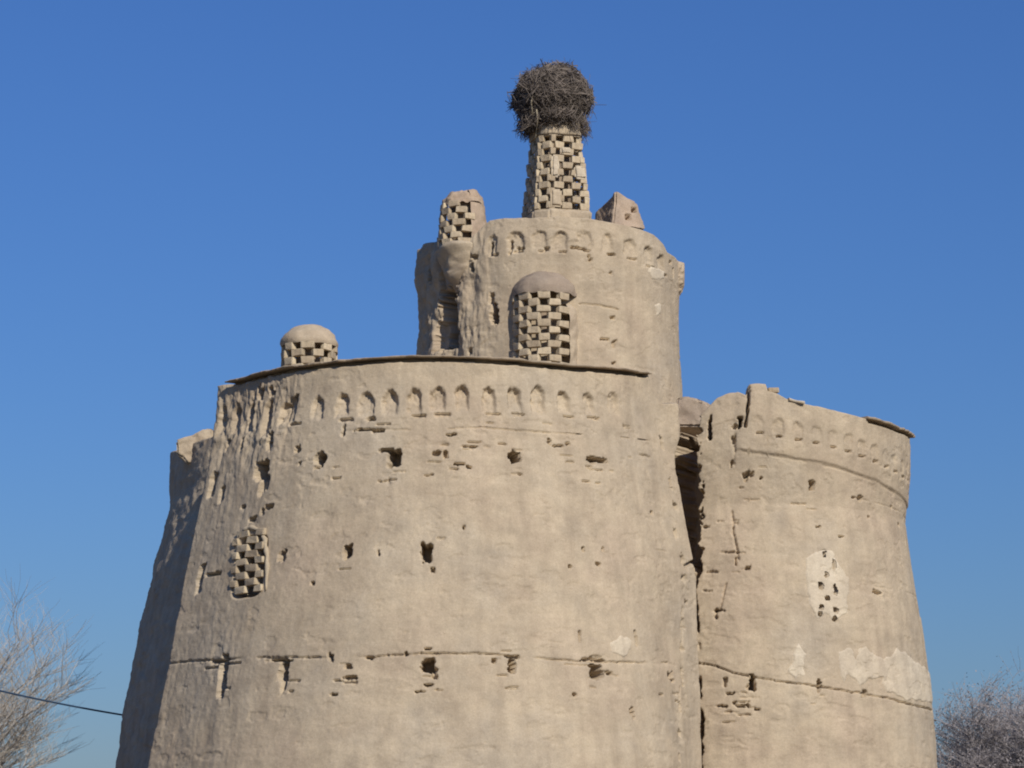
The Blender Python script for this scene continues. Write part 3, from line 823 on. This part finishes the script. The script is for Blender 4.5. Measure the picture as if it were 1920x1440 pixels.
revolve('turret_base', tx, ty, [(RT - .4, zb3 - 1.1), (RT - .16, zb3 - .7), (RT - .02, zb3 - .42), (RT + .05, zb3 - .14), (RT - .02, zb3 - .06), (0, zb3 - .05)], MUD, lr, -math.pi, math.pi, 48, 0.09, 3.0, 65)

# --- worn wedge-shaped stump on the drum's right edge
Yw = 57.4
q = lambda x, y, Y: tuple(at(x, y, Y))
wv = [q(1112, 420, 58.3), q(1149, 424, 57.2), q(1211, 432, 57.6), q(1180, 424, 58.7),
      q(1117, 398, 58.3), q(1155, 357, 57.5), q(1193, 380, 57.7), q(1165, 376, 58.5)]
stump = lump_mesh('worn_turret', wv, [(0, 3, 2, 1), (4, 5, 6, 7), (0, 1, 5, 4), (1, 2, 6, 5), (2, 3, 7, 6), (3, 0, 4, 7)], REDDISH, TOWER, 0.03, 4, 71, 7, dents=[(at(1189, 391, 57.50), (0.055, 0.2, 0.06), 0.25), (at(1178, 405, 57.42), (0.06, 0.2, 0.065), 0.25)], maxlen=0.03)
# --- broken wall block added on the shaded bastion to catch a sunlit patch, rubble behind the drum, loose bricks
def prism(px, Y0, Y1):
    a = [at(x, y, Y0) for x, y in px]
    dz = Vector((0.1, Y1 - Y0, 0))
    V = [tuple(p_) for p_ in a] + [tuple(p_ + dz) for p_ in a]
    n = len(px)
    return V, [tuple(range(n))] + [tuple(range(2*n-1, n-1, -1))] + [(i, n+i, n+(i+1) % n, (i+1) % n) for i in range(n)]
V_, F_ = prism([(329, 826), (331, 852), (342, 858), (352, 870), (372, 872), (400, 868), (400, 802), (384, 803), (366, 812), (345, 820)], 57.5, 60.5)
lump_mesh('sunlit_wall_block', V_, F_, MUD, lb, 0.03, 4, 83, 5)
V_, F_ = prism([(1262, 800), (1345, 800), (1336, 762), (1322, 752), (1304, 745), (1288, 742), (1270, 744)], 56.6, 58.2)
lump_mesh('roof_mound', V_, F_, GREYMUD, TOWER, 0.05, 3, 85, 5)
for (x, y, Y, th_, l_) in ((1449, 732, 53.95, 0.05, 0.25), (1420, 741, 53.9, 0.0, 0.30)):
    p_ = at(x, y, Y)
    brick(rb, p_.x, p_.y, p_.z, th_, l_, 0.16, 0.10)

# ------------------------------------------------------------------ the stork nest on the pillar
nc = Vector((at(1037, 185, PY).x, PY, zat(188, PY)))
NEST = empty('stork_nest', (nc.x, nc.y, pz1 + 0.2))
tag(NEST, 'big shaggy stork nest of grey-brown twigs on top of the lattice pillar', 'nest')
th = np.linspace(-math.pi, math.pi, 61); ph = np.linspace(-math.pi/2, math.pi/2, 41)
T, PH = np.meshgrid(th, ph)
def nest_r(x, y, z):
    return 1 + 0.13*fbm(x*2.4, y*2.4, z*2.4, octv=3, seed=201)
ux, uy, uz = np.cos(PH)*np.sin(T), -np.cos(PH)*np.cos(T), np.sin(PH)
kk = nest_r(ux, uy, uz)
AX, AZ = 0.84, 0.74
V = np.stack([nc.x + 0.9*AX*ux*kk, nc.y + 0.9*AX*uy*kk, nc.z + 0.9*AZ*uz*kk], -1)
a, b = T.shape; idx = np.arange(a*b).reshape(a, b)
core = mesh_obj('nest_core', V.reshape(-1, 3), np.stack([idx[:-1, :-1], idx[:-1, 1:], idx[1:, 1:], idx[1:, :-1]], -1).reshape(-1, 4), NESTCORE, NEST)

def sticks(name, pts, dirs, lens, rads, mat, parent, bend=0.12, seg=3):
    """thin three-sided bent twigs joined into one mesh"""
    N = len(pts)
    dirs = dirs / np.linalg.norm(dirs, axis=1)[:, None]
    up = np.where(np.abs(dirs[:, 2:3]) < 0.9, [[0, 0, 1.0]], [[1.0, 0, 0]])
    s1 = np.cross(dirs, up); s1 /= np.linalg.norm(s1, axis=1)[:, None]
    s2 = np.cross(dirs, s1)
    bv = (s1*rng.normal(size=(N, 1)) + s2*rng.normal(size=(N, 1))) * bend * lens[:, None]
    rings = []
    for k in range(seg + 1):
        t = k/seg - 0.5
        c = pts + dirs*(t*lens)[:, None] + bv*(0.25 - t*t)*2
        r = rads * (1 - 0.5*(k/seg))
        for j in range(3):
            an = j*2*math.pi/3
            rings.append(c + (s1*math.cos(an) + s2*math.sin(an))*r[:, None])
    V = np.stack(rings, 1)                 # N x (3(seg+1)) x 3
    m = 3*(seg+1)
    F = []
    for k in range(seg):
        for j in range(3):
            F.append([k*3+j, k*3+(j+1) % 3, (k+1)*3+(j+1) % 3, (k+1)*3+j])
    F = np.array(F)[None] + (np.arange(N)*m)[:, None, None]
    return mesh_obj(name, V.reshape(-1, 3), F.reshape(-1, 4).astype(np.int32), mat, parent, smooth=False)

N = 5200
d = rng.normal(size=(N, 3)); d /= np.linalg.norm(d, axis=1)[:, None]
k = nest_r(d[:, 0], d[:, 1], d[:, 2]) * rng.uniform(0.86, 1.03, N)
pts = np.array(nc) + d*np.array([AX, AX, AZ])*k[:, None]
tang = rng.normal(size=(N, 3)); tang[:, 2] *= 0.7
tang -= d*(np.sum(tang*d, 1)*rng.uniform(0.75, 1.0, N))[:, None]
tang[:, 2] -= 0.35*np.abs(rng.normal(size=N))
sm = sticks('twig_mass', pts, tang, rng.uniform(0.18, 0.6, N), 0.004 + 0.013*rng.uniform(0, 1, N)**2.5, TWIG, NEST, 0.2)
tag(sm, kind='stuff')
N = 240
d = rng.normal(size=(N, 3)); d[:, 2] = np.abs(d[:, 2])*0.8 - 0.35; d /= np.linalg.norm(d, axis=1)[:, None]
pts = np.array(nc) + d*np.array([AX, AX, AZ])*0.97
tang = rng.normal(size=(N, 3)); tang -= d*(np.sum(tang*d, 1))[:, None]*0.8; tang += d*0.25
sb = sticks('stout_twigs', pts, tang, rng.uniform(0.4, 0.85, N), rng.uniform(0.008, 0.014, N), TWIG, NEST, 0.15)
tag(sb, kind='stuff')
# ragged skirt hanging round the pillar head
N = 1500
an = rng.uniform(-math.pi, math.pi, N); rr_ = rng.uniform(0.46, 0.80, N)
lowb = np.where(np.sin(an) < -0.2, 0.16, 0.0) + np.where(np.sin(an) > 0.55, 0.20, 0.0)
dn = rng.uniform(-0.02, 0.18, N) + lowb*rng.uniform(0.2, 1.3, N)
pts = np.stack([nc.x + rr_*np.sin(an), nc.y - rr_*np.cos(an), nc.z - 0.40 - dn], -1)
keepm = ~((np.cos(an) > 0.3) & (dn > 0.16) & (np.abs(np.sin(an)) < 0.6))
dirs = np.stack([0.5*np.sin(an) + rng.normal(size=N)*.6, -0.5*np.cos(an) + rng.normal(size=N)*.6, -0.9 + rng.normal(size=N)*.45], -1)
sk = sticks('hanging_twigs', pts[keepm], dirs[keepm], rng.uniform(0.15, 0.45, keepm.sum()), rng.uniform(0.005, 0.010, keepm.sum()), TWIG, NEST, 0.2)
tag(sk, kind='stuff')
# pale straw strands draped over the front
for pts_px in ([(1022, 148), (1010, 160), (1000, 172), (996, 192), (999, 215)], [(1006, 205), (1008, 225), (1006, 245), (1004, 258)], [(1000, 150), (988, 160), (980, 165)]):
    pp = []
    for x, y in pts_px:
        u = (x - 1037)*PY/FPX/AX; v = (188 - y)*PY/FPX/AZ
        w = math.sqrt(max(1 - u*u - v*v, 0.12))
        pp.append(at(x, y, PY - AX*w*1.03))
    tube('straw_strand', pp, 0.014, STRAW, NEST, 5)

# ------------------------------------------------------------------ overhead cable with its pole (outside the picture)
pole_top = at(-420, 1172, 60.5)
POLE = empty('utility_pole', (pole_top.x, pole_top.y, 0))
tag(POLE, 'weathered wooden utility pole holding the far end of the overhead cable', 'pole')
tube('post', [(pole_top.x, pole_top.y, -0.4), (pole_top.x, pole_top.y, 3), (pole_top.x + .02, pole_top.y, 6), (pole_top.x, pole_top.y, pole_top.z + 0.3)], [0.14, 0.13, 0.12, 0.10], POLEWOOD, POLE, 12)
tube('crossarm', [(pole_top.x - .5, pole_top.y + .13, pole_top.z - .02), (pole_top.x, pole_top.y + .13, pole_top.z - .02), (pole_top.x + .5, pole_top.y + .13, pole_top.z - .02)], 0.045, POLEWOOD, POLE, 4, False)
ca, cb = at(0, 1283, 60.6), at(240, 1338, 60.8)
end = cb + (cb - ca).normalized() * 0.5
end.y += 0.3
cp = []
for i in range(41):
    t = i/40
    p = pole_top.lerp(end, t); p.z -= 0.22*4*t*(1-t)
    cp.append(p)
cable = tube('overhead_cable', cp, 0.022, CABLE, None, 6)
tag(cable, 'thin dark cable slanting down to the shaded left side of the tower', 'cable')

# ------------------------------------------------------------------ bare trees
def grow(base, height, lean, seed, spread, levels, kids, leader_len, len_fall=0.72, rad0=0.16):
    """branch skeleton as (p0, p1, r0, r1, level) pieces"""
    rr = random.Random(seed)
    segs = []
    def branch(p, d, length, rad, lev):
        n = 4 if lev < 3 else 3
        q = p.copy(); dd = d.copy(); pts = [q.copy()]
        for i in range(n):
            dd = (dd + Vector((rr.gauss(0, .12), rr.gauss(0, .12), rr.gauss(0.05, .08)))).normalized()
            q2 = q + dd*(length/n)
            r0 = rad*(1 - 0.5*i/n); r1 = rad*(1 - 0.5*(i+1)/n)
            segs.append((q.copy(), q2.copy(), r0, r1, lev)); q = q2; pts.append(q.copy())
        if lev >= levels: return
        for j in range(kids[lev]):
            t = rr.uniform(0.35, 1.0) if lev else rr.uniform(0.45, 1.0)
            fi = t*n; i0 = min(int(fi), n-1)
            st = pts[i0].lerp(pts[i0+1], fi - i0)
            ang = rr.uniform(0, 2*math.pi)
            side = Vector((math.cos(ang), math.sin(ang), rr.uniform(-0.1, 0.35)))
            nd = (dd*(1 - spread) + side*spread).normalized()
            branch(st, nd, length*len_fall*rr.uniform(.75, 1.2), max(rad*0.5, 0.0015), lev+1)
    branch(base, Vector((lean, 0, 1)).normalized(), leader_len, rad0, 0)
    return segs

def tree_obj(root, segs, bark, twig, cut=2, sides=4, twig_min=0.0045):
    for name, sel, mat, sd in (('trunk', lambda l: l < cut, bark, 7), ('crown', lambda l: l >= cut, twig, 3)):
        S = [s for s in segs if sel(s[4])]
        p0 = np.array([s[0][:] for s in S]); p1 = np.array([s[1][:] for s in S])
        r0 = np.maximum(np.array([s[2] for s in S]), twig_min); r1 = np.maximum(np.array([s[3] for s in S]), twig_min*0.7)
        d = p1 - p0; d /= np.linalg.norm(d, axis=1)[:, None] + 1e-9
        ref = np.where(np.abs(d[:, 2:3]) < 0.9, [[0, 0, 1.0]], [[1.0, 0, 0]])
        s1 = np.cross(d, ref); s1 /= np.linalg.norm(s1, axis=1)[:, None]; s2 = np.cross(d, s1)
        V = []
        for P, rr in ((p0, r0), (p1, r1)):
            for j in range(sd):
                an = 2*math.pi*j/sd
                V.append(P + (s1*math.cos(an) + s2*math.sin(an))*rr[:, None])
        V = np.stack(V, 1)
        F = np.array([[j, (j+1) % sd, sd + (j+1) % sd, sd + j] for j in range(sd)])[None] + (np.arange(len(S))*2*sd)[:, None, None]
        mesh_obj(name, V.reshape(-1, 3), F.reshape(-1, 4).astype(np.int32), mat, root)

bl = Vector((-13.6, 65.0, -0.1))
TL = empty('bare_tree', bl)
tag(TL, 'leafless pale-twigged tree at the lower left, behind the cable', 'tree', 'bare trees beside the tower')
segs = grow(bl, 7, 0.02, 5, 0.50, 5, [9, 7, 6, 5, 5], 3.6, 0.70, 0.13)
tree_obj(TL, segs, PALEBARK, PALETWIG, 2, twig_min=0.0016)

br = Vector((18.6, 86, -0.1))
TR = empty('bare_tree', br)
tag(TR, 'dense grey-brown tree crown behind the tower at the lower right', 'tree', 'bare trees beside the tower')
segs = grow(br, 8, 0.0, 12, 0.55, 5, [12, 8, 7, 6, 6], 4.05, 0.69, 0.2)
tree_obj(TR, segs, GREYBARK, GREYTWIG, 2, twig_min=0.004)
print('tree segs', len(segs))
# dry leaves still hanging in the crown
tips = [s for s in segs if s[4] >= 4]
random.Random(3).shuffle(tips)
tips = tips[:70000]
P = np.array([s[1][:] for s in tips]) + rng.normal(size=(len(tips), 3))*0.08
a1 = rng.normal(size=P.shape); a1 /= np.linalg.norm(a1, axis=1)[:, None]
a2 = np.cross(a1, rng.normal(size=P.shape)); a2 /= np.linalg.norm(a2, axis=1)[:, None]
sz_ = rng.uniform(0.02, 0.05, (len(tips), 1))
V = np.stack([P - a1*sz_, P + a2*sz_*0.5, P + a1*sz_, P - a2*sz_*0.5], 1)
F = np.arange(len(tips)*4).reshape(-1, 4).astype(np.int32)
lv = mesh_obj('foliage', V.reshape(-1, 3), F, DRYLEAF, TR, smooth=False)
tag(lv, kind='stuff')

# parts that look different from the rest of the tower
lb['label'] = 'bastion lying in shade at the left edge of the tower'
rb['label'] = 'right-hand bastion with pale plaster patches'
lt['label'] = 'half-round brick lattice under a mud half dome on the drum'
pl['label'] = 'tall tapering brick lattice pillar under the nest'
stump['label'] = 'worn reddish wedge-shaped stump with two holes'
